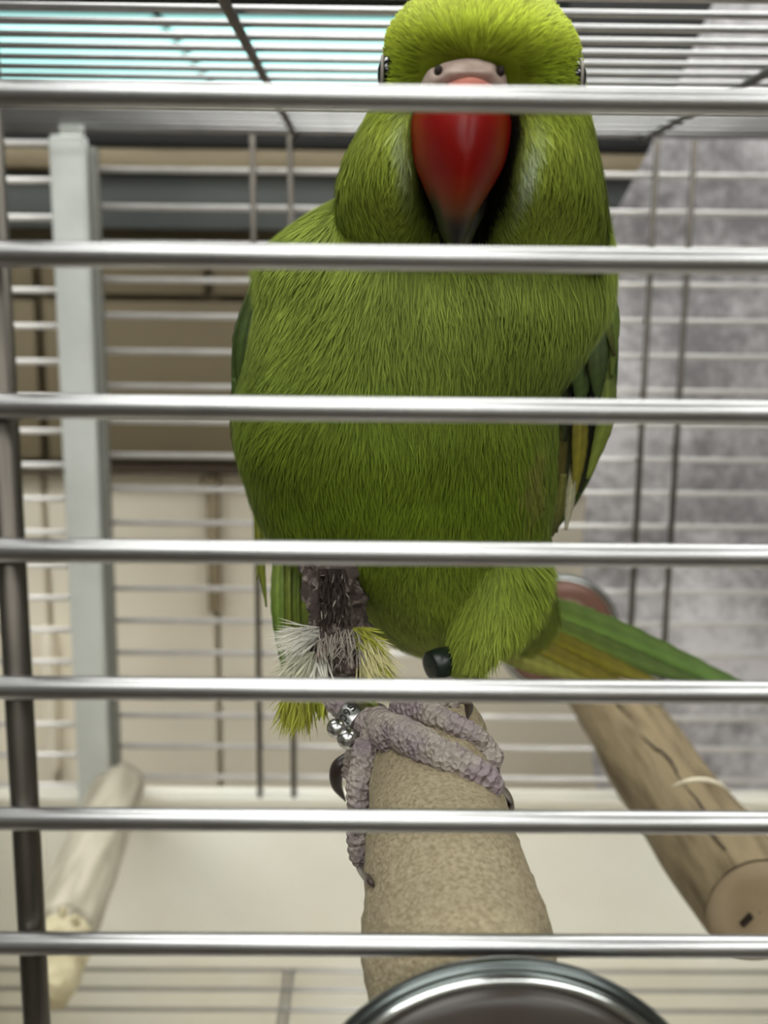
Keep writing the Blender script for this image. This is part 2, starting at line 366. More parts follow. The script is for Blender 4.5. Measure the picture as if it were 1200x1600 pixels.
# tray
th = 0.003; tz = (z_tray+z_base)/2; hh = z_tray-z_base; tx0, tx1, ty0, ty1 = CX0-0.006, CX1+0.006, CYF-0.006, CYB+0.006
box('tray_wall', ((tx0+tx1)/2, ty1, tz), (tx1-tx0+th, th, hh), M['tray'], cage, bev=0.001)
box('tray_wall', ((tx0+tx1)/2, ty0, tz), (tx1-tx0+th, th, hh), M['tray'], cage, bev=0.001)
for x in (tx0, tx1): box('tray_wall', (x, (ty0+ty1)/2, tz), (th, ty1-ty0-th, hh), M['tray'], cage, bev=0.001)
box('tray_floor', ((tx0+tx1)/2, (ty0+ty1)/2, z_base+0.0025), (tx1-tx0-th, ty1-ty0-th, 0.004), M['tray'], cage)
box('tray_paper', ((tx0+tx1)/2, (ty0+ty1)/2, z_base+0.0052), (tx1-tx0-0.02, ty1-ty0-0.02, 0.001), M['paper'], cage)
for yy, dy in ((ty1, -0.004), (ty0, 0.004)): box('tray_rim', ((tx0+tx1)/2, yy+dy, z_tray-0.001), (tx1-tx0+0.01, 0.014, 0.005), M['tray'], cage, bev=0.0018)
for x, dx in ((tx0, 0.004), (tx1, -0.004)): box('tray_rim', (x+dx, (ty0+ty1)/2, z_tray-0.001), (0.014, ty1-ty0-0.02, 0.005), M['tray'], cage, bev=0.0018)
# tray floor grate
y = CYB-0.008
while y > CYF+0.01:
    wire((CX0, y, z_grate), (CX1, y, z_grate), name='grate_wire', n=8, r=0.0013); y -= SP
for px in (439, 450, 820, 831):
    x = pix(px, 1560, 0.60)[0]; wire((x, CYF+0.01, z_grate-0.0024), (x, CYB-0.006, z_grate-0.0024), name='grate_rod', n=8, r=0.0013)
# ================================================================== perches
def washer(parent, c, d, R, dome):
    """dished round washer: rolled dark edge, bright ring, glossy dome; d points to the viewer side"""
    V, Fs = lathe_vf([(R*0.90, -0.0022), (R*0.985, -0.0020), (R, -0.0006), (R*0.992, 0.0006), (R*0.975, 0.0010), (R*0.955, 0.0006)], c, d, 96)
    w = mesh('washer', V, Fs, M['chrome_dark'], parent)
    V, Fs = lathe_vf([(R*0.957, 0.0005), (R*0.945, 0.0014), (R*0.925, 0.0018), (R*0.905, 0.0014), (R*0.895, 0.0006)], c, d, 96); mesh('washer_ring', V, Fs, M['chrome'], w)
    V, Fs = lathe_vf([(R*0.90, 0.0006)] + [(R*0.885*math.cos(t), 0.0008+0.004*math.sin(t)) for t in np.linspace(0, math.pi/2-0.02, 12)], c, d, 96)
    mesh('washer_dome', V, Fs, dome, w)
    V, Fs = lathe_vf([(0.003, -0.016), (0.003, 0.0)], c, d, 16); mesh('bolt', V, Fs, M['chrome'], w)
    return w
# pumice cone perch under the parrot
pr = empty('pumice_perch', (0.0145, 0.158, 1.10), 'sandy pumice perch bolted to the front wires under the parrot', 'perch')
pts = [(752, 1660, 0.1545, 298), (735, 1585, 0.161, 297), (718, 1500, 0.172, 295), (711, 1450, 0.179, 287), (700, 1390, 0.187, 262), (690, 1320, 0.199, 234), (680, 1240, 0.214, 206), (676, 1190, 0.226, 192), (673, 1160, 0.234, 178)]
PP = np.array([np.r_[pix(a, b, c), mm(w/2, a, b, c)] for a, b, c, w in pts])
S = spline(PP, 70); axis = S[-1, :3]-S[-3, :3]; axis /= np.linalg.norm(axis)
ext = []; Rl = S[-1, 3]
for t in np.linspace(0.12, math.pi/2-0.05, 9): ext.append(np.r_[S[-1, :3]+axis*0.007*math.sin(t), Rl*math.cos(t)])
S = np.vstack([S, ext]); nn = 64
V, Fs = tube_vf(S[:, :3], [np.full(nn, r) for r in S[:, 3]], nn)
Vc = np.repeat(S[:, :3], nn, axis=0); D = V-Vc; L = np.linalg.norm(D, axis=1)[:, None]
V = V + D/L*(0.0007*hash_noise(V, 90, 1) + 0.00028*hash_noise(V, 420, 2) + 0.00022*hash_noise(V, 900, 3))[:, None]
mesh('perch_stone', V, Fs, M['pumice'], pr)
PERCH = S
# short bolt and big washer outside the wires
wc = pix(785, 1822, 0.1400); washer(pr, wc, (0.02, -1, 0.05), mm(345, 785, 1822, 0.1400), M['face_brown'])
# wooden branch perch on the right, bolted to the back wires
pf = pix(1186, 1424, 0.337); pk = pix(876, 985, 0.628)
br = empty('branch_perch', tuple(pk), 'thick brown branch perch with flat sawn end bolted to back wires', 'perch')
k = 60; t = np.linspace(0, 1, k)[:, None]; P = pk+(pf-pk)*t; P[:, 2] += 0.0012*np.sin(t[:, 0]*7); P[:, 0] += 0.0012*np.sin(t[:, 0]*5+1)
Rb = mm(90, 1186, 1424, 0.337); nn = 56
V, Fs = tube_vf(P, [np.full(nn, Rb*(1.0+0.02*math.sin(i*0.4)-0.03*(i/k))) for i in range(k)], nn, cap=False)
Vc = np.repeat(P, nn, axis=0); D = V-Vc; L = np.linalg.norm(D, axis=1)[:, None]
st = V*np.array([5, 1, 5]); groove = -np.clip(np.abs(hash_noise(st, 45, 5))*-1+0.12, 0, 1)*0.004
V = V + D/L*(0.0003*hash_noise(st, 60, 4)+groove)[:, None]
wd = mesh('branch', V, Fs, M['wood'], br)
ax = (pf-pk)/np.linalg.norm(pf-pk)
V, Fs = lathe_vf([(Rb*0.93, -0.001), (Rb*0.945, 0.0002), (Rb*0.6, 0.0006), (0.0003, 0.0007)], pf, ax, 56); mesh('sawn_end', V, Fs, M['wood_end'], br)
sl = pix(1166, 1437, 0.3352); vv = np.array(pix(1176, 1426, 0.3352))-np.array(pix(1157, 1445, 0.3352))
ang = math.atan2(vv[2], vv[0])
box('end_slot', tuple(sl), (np.linalg.norm(vv)*0.82, 0.003, 0.0011), M['dark_slot'], br, rot=Matrix.Rotation(-ang, 3, 'Y'))
# pale bite ring on the top of the branch
tc_ = 0.0
cb = None
best = min(range(k), key=lambda i: abs(proj(P[i])[1]-1290))
u = np.cross(ax, [0, 0, 1.0]); u /= np.linalg.norm(u); w_ = np.cross(u, ax)
arc = np.array([P[best] + (Rb*1.0)*(math.cos(a)*u + math.sin(a)*w_) for a in np.linspace(1.05, 2.35, 24)])
V, Fs = tube_vf(arc, [0.0009*math.sin(math.pi*min(1, max(0.05, i/23))) + 0.0001 for i in range(24)], 8); mesh('bite_mark', V, Fs, M['scratch'], br)
crk = np.array([P[int(i)] + Rb*0.985*(math.cos(a)*u + math.sin(a)*w_) for i, a in zip(np.linspace(16, 57, 60), 1.22+0.10*np.sin(np.linspace(0, 11, 60))+0.05*np.sin(np.linspace(0, 31, 60)))])
V, Fs = tube_vf(crk+np.linspace(0, 1, 60)[:, None]*1e-6, [0.00045*abs(math.sin(i*0.21))+0.0002 for i in range(60)], 6); mesh('bark_crack', V, Fs, M['seam'], br)
washer(br, pix(873, 992, 0.631), (0.02, -1, 0.05), mm(97, 873, 990, 0.631), M['face_copper'])
# pale chewed perch at the left
pe = empty('chewed_perch', tuple(pix(188, 1232, 0.622)), 'pale weathered wooden perch with chewed front end', 'perch')
a0, a1 = pix(186, 1226, 0.634), pix(98, 1462, 0.462)
t = np.linspace(0, 1, 40)[:, None]; P = a0+(a1-a0)*t; nn = 40
V, Fs = tube_vf(P, [np.full(nn, mm(40, 185, 1235, 0.622)) for i in range(40)], nn)
Vc = np.repeat(P, nn, axis=0); D = V-Vc; L = np.linalg.norm(D, axis=1)[:, None]; st = V*np.array([5, 0.8, 5])
V = V + D/L*(0.0009*hash_noise(st, 70, 8) - 0.004*np.clip(0.10-np.abs(hash_noise(st, 40, 9)), 0, 1)*10*0.3)[:, None]
mesh('perch_wood', V, Fs, M['wood_pale'], pe)
a2 = pix(80, 1560, 0.435); P = np.array([a1+(a2-a1)*s for s in np.linspace(-0.05, 1, 24)])
V, Fs = tube_vf(P, [np.full(nn, mm(46, 90, 1480, 0.46)*(1-0.35*(i/23)**1.5)) for i in range(24)], nn)
Vc = np.repeat(P, nn, axis=0); D = V-Vc; L = np.linalg.norm(D, axis=1)[:, None]
V = V + D/L*(0.0016*hash_noise(V, 160, 11)+0.0009*hash_noise(V, 420, 12))[:, None]
mesh('chewed_end', V, Fs, M['wood_chew'], pe)
for cx, cy, s in ((97, 1425, 7), (118, 1438, 8), (104, 1552, 6)):
    c = pix(cx, cy, 0.448); bm = bmesh.new(); bmesh.ops.create_icosphere(bm, subdivisions=2, radius=1)
    V = np.array([v.co[:] for v in bm.verts]); bm.verts.index_update(); Fs = [[v.index for v in f.verts] for f in bm.faces]; bm.free()
    V = V*(1+0.35*hash_noise(V, 2.3, cx))[:, None]*mm(s, cx, cy, 0.448)*np.array([1.0, 0.9, 1.4]) + c
    mesh('splinter', V, Fs, M['wood_chew'], pe, smooth=False)
# ================================================================== the parrot
BX, BY = pix(690, 1180, 0.232)[0], 0.232
bird = empty('parrot', (BX, BY, pix(690, 1180, 0.232)[2]), 'green ring-necked parrot with red beak perched on the pumice perch', 'parrot')
def loft(rows, n=140, m=96):
    """rows: py, xl, xr, Y, half depth front, half depth back, exponent"""
    A = []
    for py, xa, xb, Y, hf, hb, ex in rows:
        c = pix((xa+xb)/2, py, Y); A.append([c[0], c[1], c[2], mm((xb-xa)/2, (xa+xb)/2, py, Y), hf, hb, ex])
    A = np.array(A); S = np.empty((n, 7)); tt = np.linspace(0, len(A)-1, n)
    S = spline(A, n); S[:, 3:6] = np.maximum(S[:, 3:6], 0.0004)
    a = np.linspace(0, 2*math.pi, m, endpoint=False); V = []
    for cx, cy, cz, hw, hf, hb, ex in S:
        c_, s_ = np.cos(a), np.sin(a); e = 2/ex
        x = np.sign(c_)*np.abs(c_)**e*hw; y = np.sign(s_)*np.abs(s_)**e
        y = np.where(y > 0, y*hb, y*hf); V.append(np.c_[cx+x, cy+y, np.full(m, cz)])
    V = np.concatenate(V); Fs = []
    for i in range(n-1):
        for j in range(m):
            j2 = (j+1) % m; Fs.append([i*m+j, (i+1)*m+j, (i+1)*m+j2, i*m+j2])
    Fs.append(list(range(m))); Fs.append([(n-1)*m+j for j in range(m)][::-1])
    return V, Fs
body_rows = [  # trunk
    (285, 620, 850, .262, .024, .030, 2), (320, 520, 925, .264, .034, .036, 2.1), (365, 450, 945, .267, .041, .040, 2.2), (410, 412, 950, .269, .0455, .042, 2.2),
    (470, 406, 942, .270, .0470, .043, 2.2), (540, 396, 908, .271, .0465, .043, 2.2), (600, 382, 870, .272, .0450, .043, 2.2), (670, 376, 862, .272, .0430, .042, 2.2),
    (740, 388, 860, .273, .0400, .042, 2.2), (800, 408, 854, .274, .0365, .041, 2.2), (850, 440, 856, .275, .033, .040, 2.1), (895, 495, 850, .277, .030, .038, 2),
    (940, 545, 838, .280, .026, .034, 2), (980, 590, 806, .283, .019, .028, 2), (1008, 640, 770, .285, .010, .018, 2), (1016, 680, 730, .286, .004, .008, 2)]
head_rows = [
    (-16, 728, 752, .226, .003, .004, 2), (-10, 690, 796, .226, .009, .011, 2), (0, 664, 842, .225, .013, .015, 2), (18, 636, 862, .224, .0165, .019, 2), (40, 616, 880, .223, .0185, .021, 2),
    (70, 604, 896, .222, .0200, .022, 2.05), (105, 600, 905, .222, .0205, .023, 2.1), (150, 590, 911, .223, .0210, .024, 2.15), (200, 566, 921, .225, .0225, .026, 2.2), (250, 540, 931, .227, .0240, .028, 2.2),
    (300, 527, 940, .230, .0245, .030, 2.2), (345, 530, 946, .233, .0205, .032, 2.2), (385, 545, 942, .238, .0175, .032, 2.1), (420, 580, 915, .244, .014, .030, 2), (450, 640, 850, .250, .009, .024, 2)]
V1, F1 = loft(body_rows); V2, F2 = loft(head_rows)
# thigh of the standing far leg (image right) and the tail root
th_rows = [(850, 690, 850, .262, .018, .020, 2), (910, 700, 850, .258, .017, .019, 2), (960, 700, 825, .254, .0145, .016, 2), (1000, 704, 785, .250, .010, .012, 2), (1030, 706, 764, .247, .006, .008, 2), (1056, 708, 752, .245, .0035, .0045, 2)]
V3, F3 = loft(th_rows, 50, 48)
tr = spline(np.array([np.r_[pix(760, 900, .285), .017], np.r_[pix(795, 940, .297), .0125], np.r_[pix(825, 962, .304), .009], np.r_[pix(850, 975, .310), .004]]), 24)
V4, F4 = tube_vf(tr[:, :3], [np.full(40, r) for r in tr[:, 3]], 40)
def join(parts):
    V = []; Fs = []; o = 0
    for v, f in parts:
        V.append(np.asarray(v)); Fs += [[i+o for i in q] for q in f]; o += len(v)
    return np.concatenate(V), Fs
# groove the face round the beak before merging
def carve(V):
    V = V.copy(); px, py = proj(V); front = V[:, 1] < 0.226
    cxl = np.interp(py, [95, 180, 380], [734, 731, 716])
    wid = np.interp(py, [60, 95, 130, 180, 233, 275, 317, 350, 385, 410], [40, 66, 92, 100, 96, 84, 72, 60, 40, 10])
    g = np.clip(1.25-np.abs(px-cxl)/wid, 0, 1); g = g*g*(3-2*g)
    amt = np.interp(py, [70, 92, 110, 150, 250, 330, 385, 415], [0, 0.0012, .0045, .0075, .0125, .013, .008, 0])
    V[:, 1] += np.where(front, g*amt, 0)
    brow = np.exp(-((py-70)/32)**2)*np.exp(-((px-745)/120)**2); V[:, 1] -= np.where(front, brow*0.0022, 0)
    return V
V2 = carve(V2)
V, Fs = join([(V1, F1), (V2, F2), (V3, F3), (V4, F4)])
V = V + 0.0
tmp_me = bpy.data.meshes.new('tmp'); tmp_me.from_pydata(V.tolist(), [], Fs); tmp_me.update()
tmp = bpy.data.objects.new('tmp', tmp_me); COL.objects.link(tmp)
md = tmp.modifiers.new('r', 'REMESH'); md.mode = 'VOXEL'; md.voxel_size = 0.0013
ms = tmp.modifiers.new('s', 'SMOOTH'); ms.factor = 0.5; ms.iterations = 5
dg = bpy.context.evaluated_depsgraph_get()
me = bpy.data.meshes.new_from_object(tmp.evaluated_get(dg)); bpy.data.objects.remove(tmp)
nv = len(me.vertices); BV = np.empty(nv*3); me.vertices.foreach_get('co', BV); BV = BV.reshape(-1, 3)
BN = np.empty(nv*3); me.vertices.foreach_get('normal', BN); BN = BN.reshape(-1, 3)
me.calc_loop_triangles(); TR = np.empty(len(me.loop_triangles)*3, int); me.loop_triangles.foreach_get('vertices', TR); TR = TR.reshape(-1, 3)
S_ = lambda *c: np.array(srgb(*c)[:3])
def smooth(a, b, x): t = np.clip((x-a)/(b-a), 0, 1); return t*t*(3-2*t)
def bib_mask(px, py, y):
    cxl = np.interp(py, [95, 180, 380], [734, 731, 722]); wid = np.interp(py, [120, 160, 200, 270, 320, 365, 400], [0, 80, 88, 76, 62, 40, 10])
    return (1-smooth(0.90, 1.14, np.abs(px-cxl)/np.maximum(wid, 1)))*(py > 130)*(py < 398)*(y < 0.232)
def pigment(P):
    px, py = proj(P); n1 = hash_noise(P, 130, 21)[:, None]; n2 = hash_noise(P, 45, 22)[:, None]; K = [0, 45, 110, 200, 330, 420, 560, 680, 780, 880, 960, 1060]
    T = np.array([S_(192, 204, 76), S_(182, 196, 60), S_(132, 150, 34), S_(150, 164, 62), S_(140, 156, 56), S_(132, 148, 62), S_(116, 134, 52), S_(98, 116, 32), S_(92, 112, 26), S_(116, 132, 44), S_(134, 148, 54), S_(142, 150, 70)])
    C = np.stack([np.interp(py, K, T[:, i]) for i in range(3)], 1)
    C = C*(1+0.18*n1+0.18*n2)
    cxl = np.interp(py, [95, 180, 380], [734, 731, 722]); wid = np.interp(py, [120, 160, 200, 270, 320, 365, 400], [40, 80, 88, 76, 62, 40, 20]); rt = (px-cxl)/wid
    pale = (np.exp(-((rt-1.22)/0.13)**2)*np.exp(-((py-262)/55)**2) + 0.6*np.exp(-((rt+1.18)/0.10)**2)*np.exp(-((py-240)/60)**2))*(P[:, 1] < .232)
    pale = np.clip(pale, 0, 1)[:, None]*0.8
    C = C*(1-pale)+S_(186, 200, 176)*pale
    br_ = (np.exp(-((px-828)/30)**2-((py-720)/90)**2)*0.45*(hash_noise(P, 300, 31) > 0.0))[:, None]
    C = C*(1-br_)+S_(140, 128, 70)*br_
    b = bib_mask(px, py, P[:, 1])[:, None]
    return np.clip(C*(1-b)+S_(17, 17, 13)*b, 0.003, 1)
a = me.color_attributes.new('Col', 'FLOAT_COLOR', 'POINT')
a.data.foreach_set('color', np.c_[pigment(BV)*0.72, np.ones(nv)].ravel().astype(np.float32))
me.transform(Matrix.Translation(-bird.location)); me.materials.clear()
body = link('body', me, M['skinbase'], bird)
# ---- plumage: fine feather barbs all over the body
BEAKC = np.array(pix(735, 135, 0.205))
def flow(P, N):
    px, py = proj(P)
    head = (1-smooth(330, 420, py))*(P[:, 1] < 0.262)
    d = P-BEAKC; d = d/np.linalg.norm(d, axis=1)[:, None]
    lo = smooth(125, 200, py); dh = d*(1-0.55*lo)[:, None] + np.c_[np.zeros(len(P)), 0.35*(1-lo)-0.25*lo, -1.0*lo]
    spl = np.where(px < 600, -0.95*np.clip((600-px)/170, 0, 1)*(1-smooth(640, 760, py)), 0.10*np.clip((px-700)/200, 0, 1))
    spl = spl + 0.25*np.sin(px*0.021+py*0.013)*0.6
    db = np.c_[spl, 0.15*np.ones(len(P))-0.25*(N[:, 2] < -0.5), -np.ones(len(P))]
    D = dh*head[:, None] + db*(1-head)[:, None]
    D = D - N*(np.sum(D*N, axis=1))[:, None]
    return D/np.maximum(np.linalg.norm(D, axis=1), 1e-6)[:, None]
def barbs(name, P, N, D, Ln, Wd, lift, C, parent, m, droop=0.35):
    """tapered curved blades, one joined mesh"""
    n = len(P); side = np.cross(N, D); side /= np.linalg.norm(side, axis=1)[:, None]
    g = np.array([0, .36, .72, 1.0]); prof = np.array([.75, 1.0, .7, 0.08]); VV = np.empty((n, 8, 3)); CC = np.empty((n, 8, 3))
    for k in range(4):
        h = np.sin(lift)*(g[k]-droop*g[k]**2)
        c = P - N*0.00008 + (D*np.cos(lift)[:, None]*g[k] + N*h[:, None])*Ln[:, None]
        VV[:, 2*k] = c - side*(Wd*prof[k]/2)[:, None]; VV[:, 2*k+1] = c + side*(Wd*prof[k]/2)[:, None]
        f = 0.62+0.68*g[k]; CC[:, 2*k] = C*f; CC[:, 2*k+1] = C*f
    base = (np.arange(n)*8)[:, None, None]; q = np.array([[0, 1, 3, 2], [2, 3, 5, 4], [4, 5, 7, 6]])[None]
    F_ = (base+q).reshape(-1, 4); V_ = VV.reshape(-1, 3)-np.array(root_of(parent).location)
    me = bpy.data.meshes.new(name); me.vertices.add(len(V_)); me.vertices.foreach_set('co', V_.ravel())
    me.loops.add(F_.size); me.loops.foreach_set('vertex_index', F_.ravel().astype(np.int32))
    me.polygons.add(len(F_)); me.polygons.foreach_set('loop_start', (np.arange(len(F_))*4).astype(np.int32)); me.polygons.foreach_set('loop_total', np.full(len(F_), 4, np.int32))
    me.update(calc_edges=True)
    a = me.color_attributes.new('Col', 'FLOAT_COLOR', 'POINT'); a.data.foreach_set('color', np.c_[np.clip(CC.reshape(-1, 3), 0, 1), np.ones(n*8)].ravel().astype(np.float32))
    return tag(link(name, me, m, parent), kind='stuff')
tri = BV[TR]; ar = np.linalg.norm(np.cross(tri[:, 1]-tri[:, 0], tri[:, 2]-tri[:, 0]), axis=1)
fw = np.where(tri.mean(1)[:, 1] < 0.275, 1.0, 0.35)
NS = 175000; idx = rng.choice(len(TR), NS, p=ar*fw/np.sum(ar*fw)); r1 = np.sqrt(rng.random(NS)); r2 = rng.random(NS)
bc = np.c_[1-r1, r1*(1-r2), r1*r2]; P = np.einsum('ij,ijk->ik', bc, tri[idx]); N = np.einsum('ij,ijk->ik', bc, BN[TR[idx]]); N /= np.linalg.norm(N, axis=1)[:, None]
D = flow(P, N) + 0.16*rng.normal(size=(NS, 3)); D -= N*np.sum(D*N, axis=1)[:, None]; D /= np.linalg.norm(D, axis=1)[:, None]
px, py = proj(P); hd = 1-smooth(300, 430, py)
Ln = (0.0068*(1-hd)+0.0036*hd)*(0.7+0.6*rng.random(NS)); Wd = (0.00031*(1-hd)+0.00024*hd)*(0.7+0.6*rng.random(NS))
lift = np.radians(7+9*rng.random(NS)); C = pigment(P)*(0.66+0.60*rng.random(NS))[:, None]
bm_ = bib_mask(px, py, P[:, 1]); Ln = Ln*(1-0.6*bm_)
EYES = [pix(605, 116, 0.2155), pix(897, 122, 0.2125)]
near_eye = np.min([np.linalg.norm(P-e, axis=1) for e in EYES], axis=0) < 0.0050
keep = ~near_eye & ~((py < 135) & (py > 92) & (np.abs(px-734) < 72) & (P[:, 1] < 0.225))
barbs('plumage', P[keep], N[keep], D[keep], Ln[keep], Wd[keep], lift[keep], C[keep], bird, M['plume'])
# ---- beak
def half_loft(rows, n, m, ridge=1.8):
    A = np.array([np.r_[pix((xa+xb)/2, py, yf), mm((xb-xa)/2, (xa+xb)/2, py, yf), yb-yf, py] for py, xa, xb, yf, yb in rows]); S = spline(A, n)
    a = np.linspace(-math.pi, math.pi, m, endpoint=False); V = []; pyv = []
    for x, y, z, hw, dp, pp in S:
        c, s = np.cos(a), np.sin(a); e = 2/ridge
        X = np.sign(s)*np.abs(s)**e*max(hw, 0.0002); Y = y + dp*(1-np.sign(c)*np.abs(c)**e)/2*1.0
        V.append(np.c_[x+X, Y, np.full(m, z)]); pyv += [pp]*m
    V = np.concatenate(V); Fs = []
    for i in range(n-1):
        for j in range(m):
            j2 = (j+1) % m; Fs.append([i*m+j, (i+1)*m+j, (i+1)*m+j2, i*m+j2])
    Fs.append(list(range(m))); Fs.append([(n-1)*m+j for j in range(m)][::-1])
    return V, Fs, np.array(pyv)
bk = [(104, 704, 764, .2025, .216), (116, 680, 790, .1995, .221), (135, 660, 806, .1968, .226), (160, 648, 816, .1945, .229), (182, 645, 819, .1930, .230), (233, 652, 809, .1915, .228),
      (275, 666, 787, .1920, .223), (317, 681, 759, .1937, .217), (350, 691, 742, .1958, .212), (377, 700, 729, .1983, .208), (392, 707, 721, .2000, .205), (398, 711, 716, .2008, .203)]
V, Fs, pv = half_loft(bk, 90, 72, 1.75)
pxv, pyv = proj(V); nz_ = hash_noise(V, 260, 41)*0.06+hash_noise(V, 900, 42)*0.03
Kb = [104, 122, 140, 165, 215, 265, 300, 335, 360, 400]
Tb = np.array([S_(196, 168, 156), S_(206, 140, 126), S_(160, 50, 40), S_(132, 14, 10), S_(118, 5, 2), S_(116, 9, 3), S_(108, 34, 9), S_(84, 52, 28), S_(24, 20, 17), S_(16, 14, 13)])  # pinkish highlight painted into the horn colours near the cere
C = np.stack([np.interp(pv, Kb, Tb[:, i]) for i in range(3)], 1)
hwv = np.interp(pv, [r[0] for r in bk], [(r[2]-r[1])/2 for r in bk]); cxv = np.interp(pv, [r[0] for r in bk], [(r[2]+r[1])/2 for r in bk])
edge_ = smooth(0.72, 0.98, np.abs(pxv-cxv)/hwv)*smooth(270, 320, pv); C = C*(1-edge_[:, None])+S_(18, 15, 14)*edge_[:, None]
tm = smooth(330, 365, pv + 14*np.abs(pxv-cxv)/np.maximum(hwv, 3))[:, None]; C = C*(1-tm*0.6)+S_(18, 15, 14)*tm*0.6
V[:, 1] += 0.00025*hash_noise(V, 180, 43)
mesh('upper_beak', V, Fs, M['beak'], bird, cols=np.clip(C*(1+nz_[:, None]), 0, 1))
lb = [(300, 676, 770, .2075, .224), (330, 682, 762, .2065, .222), (360, 690, 748, .2075, .220), (384, 700, 736, .211, .218), (392, 708, 728, .213, .216)]
V, Fs, pv = half_loft(lb, 30, 40, 2.0); mesh('lower_beak', V, Fs, M['black'], bird)
# ---- cere and nostrils
ce = [(91, 700, 770, .2015, .214), (96, 676, 792, .2000, .218), (104, 666, 802, .1988, .220), (114, 661, 806, .1978, .222), (124, 659, 808, .1975, .223), (131, 664, 804, .1984, .222)]
V, Fs, pv = half_loft(ce, 36, 72, 2.1)
pxv, pyv = proj(V); V[:, 1] += 0.0013*np.exp(-((pxv-735)/40)**2)*smooth(110, 128, pyv)*2.2
for nx_ in (685, 782):
    V[:, 1] += np.where(V[:, 1] < 0.212, -0.0010*np.exp(-(((pxv-nx_)/17)**2+((pyv-112)/15)**2)) + 0.0032*np.exp(-(((pxv-nx_)/7)**2+((pyv-109)/8)**2)), 0)
cere = mesh('cere', V, Fs, M['cere'], bird)
def ellipsoid(c, r, sub=3):
    bm = bmesh.new(); bmesh.ops.create_icosphere(bm, subdivisions=sub, radius=1); bm.verts.index_update()
    V = np.array([v.co[:] for v in bm.verts])*np.asarray(r)+np.asarray(c); Fs = [[v.index for v in f.verts] for f in bm.faces]; bm.free(); return V, Fs
for nx_ in (685, 782):
    V, Fs = ellipsoid(pix(nx_, 111, 0.2016), (0.0007, 0.0012, 0.0009)); mesh('nostril', V, Fs, M['dark_slot'], cere)
# ---- eyes
for ex, ey, s in ((605, 116, -1), (897, 122, 1)):
    c = pix(ex, ey, 0.2155 if s < 0 else 0.2125); V, Fs = ellipsoid(c, (0.0018 if s < 0 else 0.0022, 0.0034, 0.0031)); eye = mesh('eye', V, Fs, M['eye'], bird)
    ring = [np.array(c)+np.array([s*0.0009, 0.0033*math.cos(t)+0.0002, 0.0031*math.sin(t)]) for t in np.linspace(0, 2*math.pi, 33)]
    V, Fs = tube_vf(ring, 0.0003, 8, cap=False); mesh('eyelid', V, Fs, M['eyelid'], eye)
# ---- feathers as blades
def blade(name, pts, widths, side, colf, parent, m='vane', roof=0.12, nl=26, nw=7, thick=0.00025, split=0.0):
    """a feather: centre line pts, widths, side vector; roofed vane with a raised shaft"""
    Pn = np.array([np.r_[p, w] for p, w in zip(pts, widths)]); S = spline(Pn, nl); T = np.gradient(S[:, :3], axis=0); T /= np.linalg.norm(T, axis=1)[:, None]
    side = np.asarray(side, float); V = []; Cc = []
    for lay in (1, -1):
        for i in range(nl):
            s = side - T[i]*(side @ T[i]); s /= np.linalg.norm(s); n = np.cross(s, T[i])
            for j in range(nw):
                u = -1+2*j/(nw-1); w = max(S[i, 3], 0.0001)
                jag = 1+0.05*math.sin(i*2.1+j)
                V.append(S[i, :3] + s*u*w/2*jag + n*(-roof*w*u*u + lay*thick*(1.6 if j == nw//2 else 0.5)))
                Cc.append(colf(i/(nl-1), u)*(1+0.10*math.sin(i*1.7+u*3)))
    q = nl*nw; Fs = []
    for i in range(nl-1):
        for j in range(nw-1):
            a = i*nw+j; Fs.append([a, a+1, a+nw+1, a+nw]); Fs.append([q+a, q+a+nw, q+a+nw+1, q+a+1])
    rim = [j for j in range(nw)] + [i*nw+nw-1 for i in range(1, nl)] + [(nl-1)*nw+j for j in range(nw-2, -1, -1)] + [i*nw for i in range(nl-2, 0, -1)]
    for a, b in zip(rim, rim[1:]+rim[:1]): Fs.append([b, a, q+a, q+b])
    return mesh(name, V, Fs, M[m], parent, cols=np.clip(np.array(Cc), 0.002, 1))
GRN, DGR, YEL, OLV, BRN, BLK = S_(72, 150, 52), S_(66, 84, 34), S_(160, 150, 40), S_(112, 122, 34), S_(96, 86, 46), S_(18, 20, 12)
def lerp(a, b, t): return a*(1-t)+b*t
# ---- wings
def wing(rows, xcol, nbarb, flip):
    V, Fs = loft(rows, 60, 48)
    C = np.tile(DGR, (len(V), 1))*(1+0.25*hash_noise(V, 220, 51))[:, None]
    w = mesh('wing', V, Fs, M['skinbase'], bird, cols=C*0.8)
    return w, V
lw_rows = [(418, 412, 432, .290, .004, .006, 2), (445, 392, 440, .290, .010, .014, 2), (500, 372, 440, .290, .016, .020, 2), (560, 364, 440, .290, .019, .024, 2), (620, 366, 440, .291, .019, .024, 2),
           (690, 372, 440, .292, .018, .023, 2), (750, 386, 440, .294, .015, .020, 2), (800, 398, 440, .296, .010, .014, 2), (834, 408, 432, .298, .005, .007, 2)]
lw, LV = wing(lw_rows, 0, 0, 0)
rw_rows = [(425, 930, 948, .288, .004, .006, 2), (455, 905, 956, .288, .010, .014, 2), (510, 885, 962, .288, .013, .022, 2), (560, 880, 963, .289, .013, .024, 2), (620, 880, 958, .290, .012, .024, 2), (690, 876, 942, .291, .011, .022, 2), (750, 868, 918, .293, .009, .018, 2), (805, 856, 886, .295, .005, .010, 2), (828, 852, 866, .296, .003, .005, 2)]
rwg, RV = wing(rw_rows, 0, 0, 0)
cv = lambda a, b: (lambda t, u: lerp(a, b, t)*(1-0.35*abs(u)**3)*(1+0.16*math.sin(u*8+t*5))*(1.25 if abs(u) < 0.05 else 1))
def two(a, b): return lambda t, u: (a if u > 0.1 else b)*(1-0.2*t)
sideX = (1, 0.15, 0)
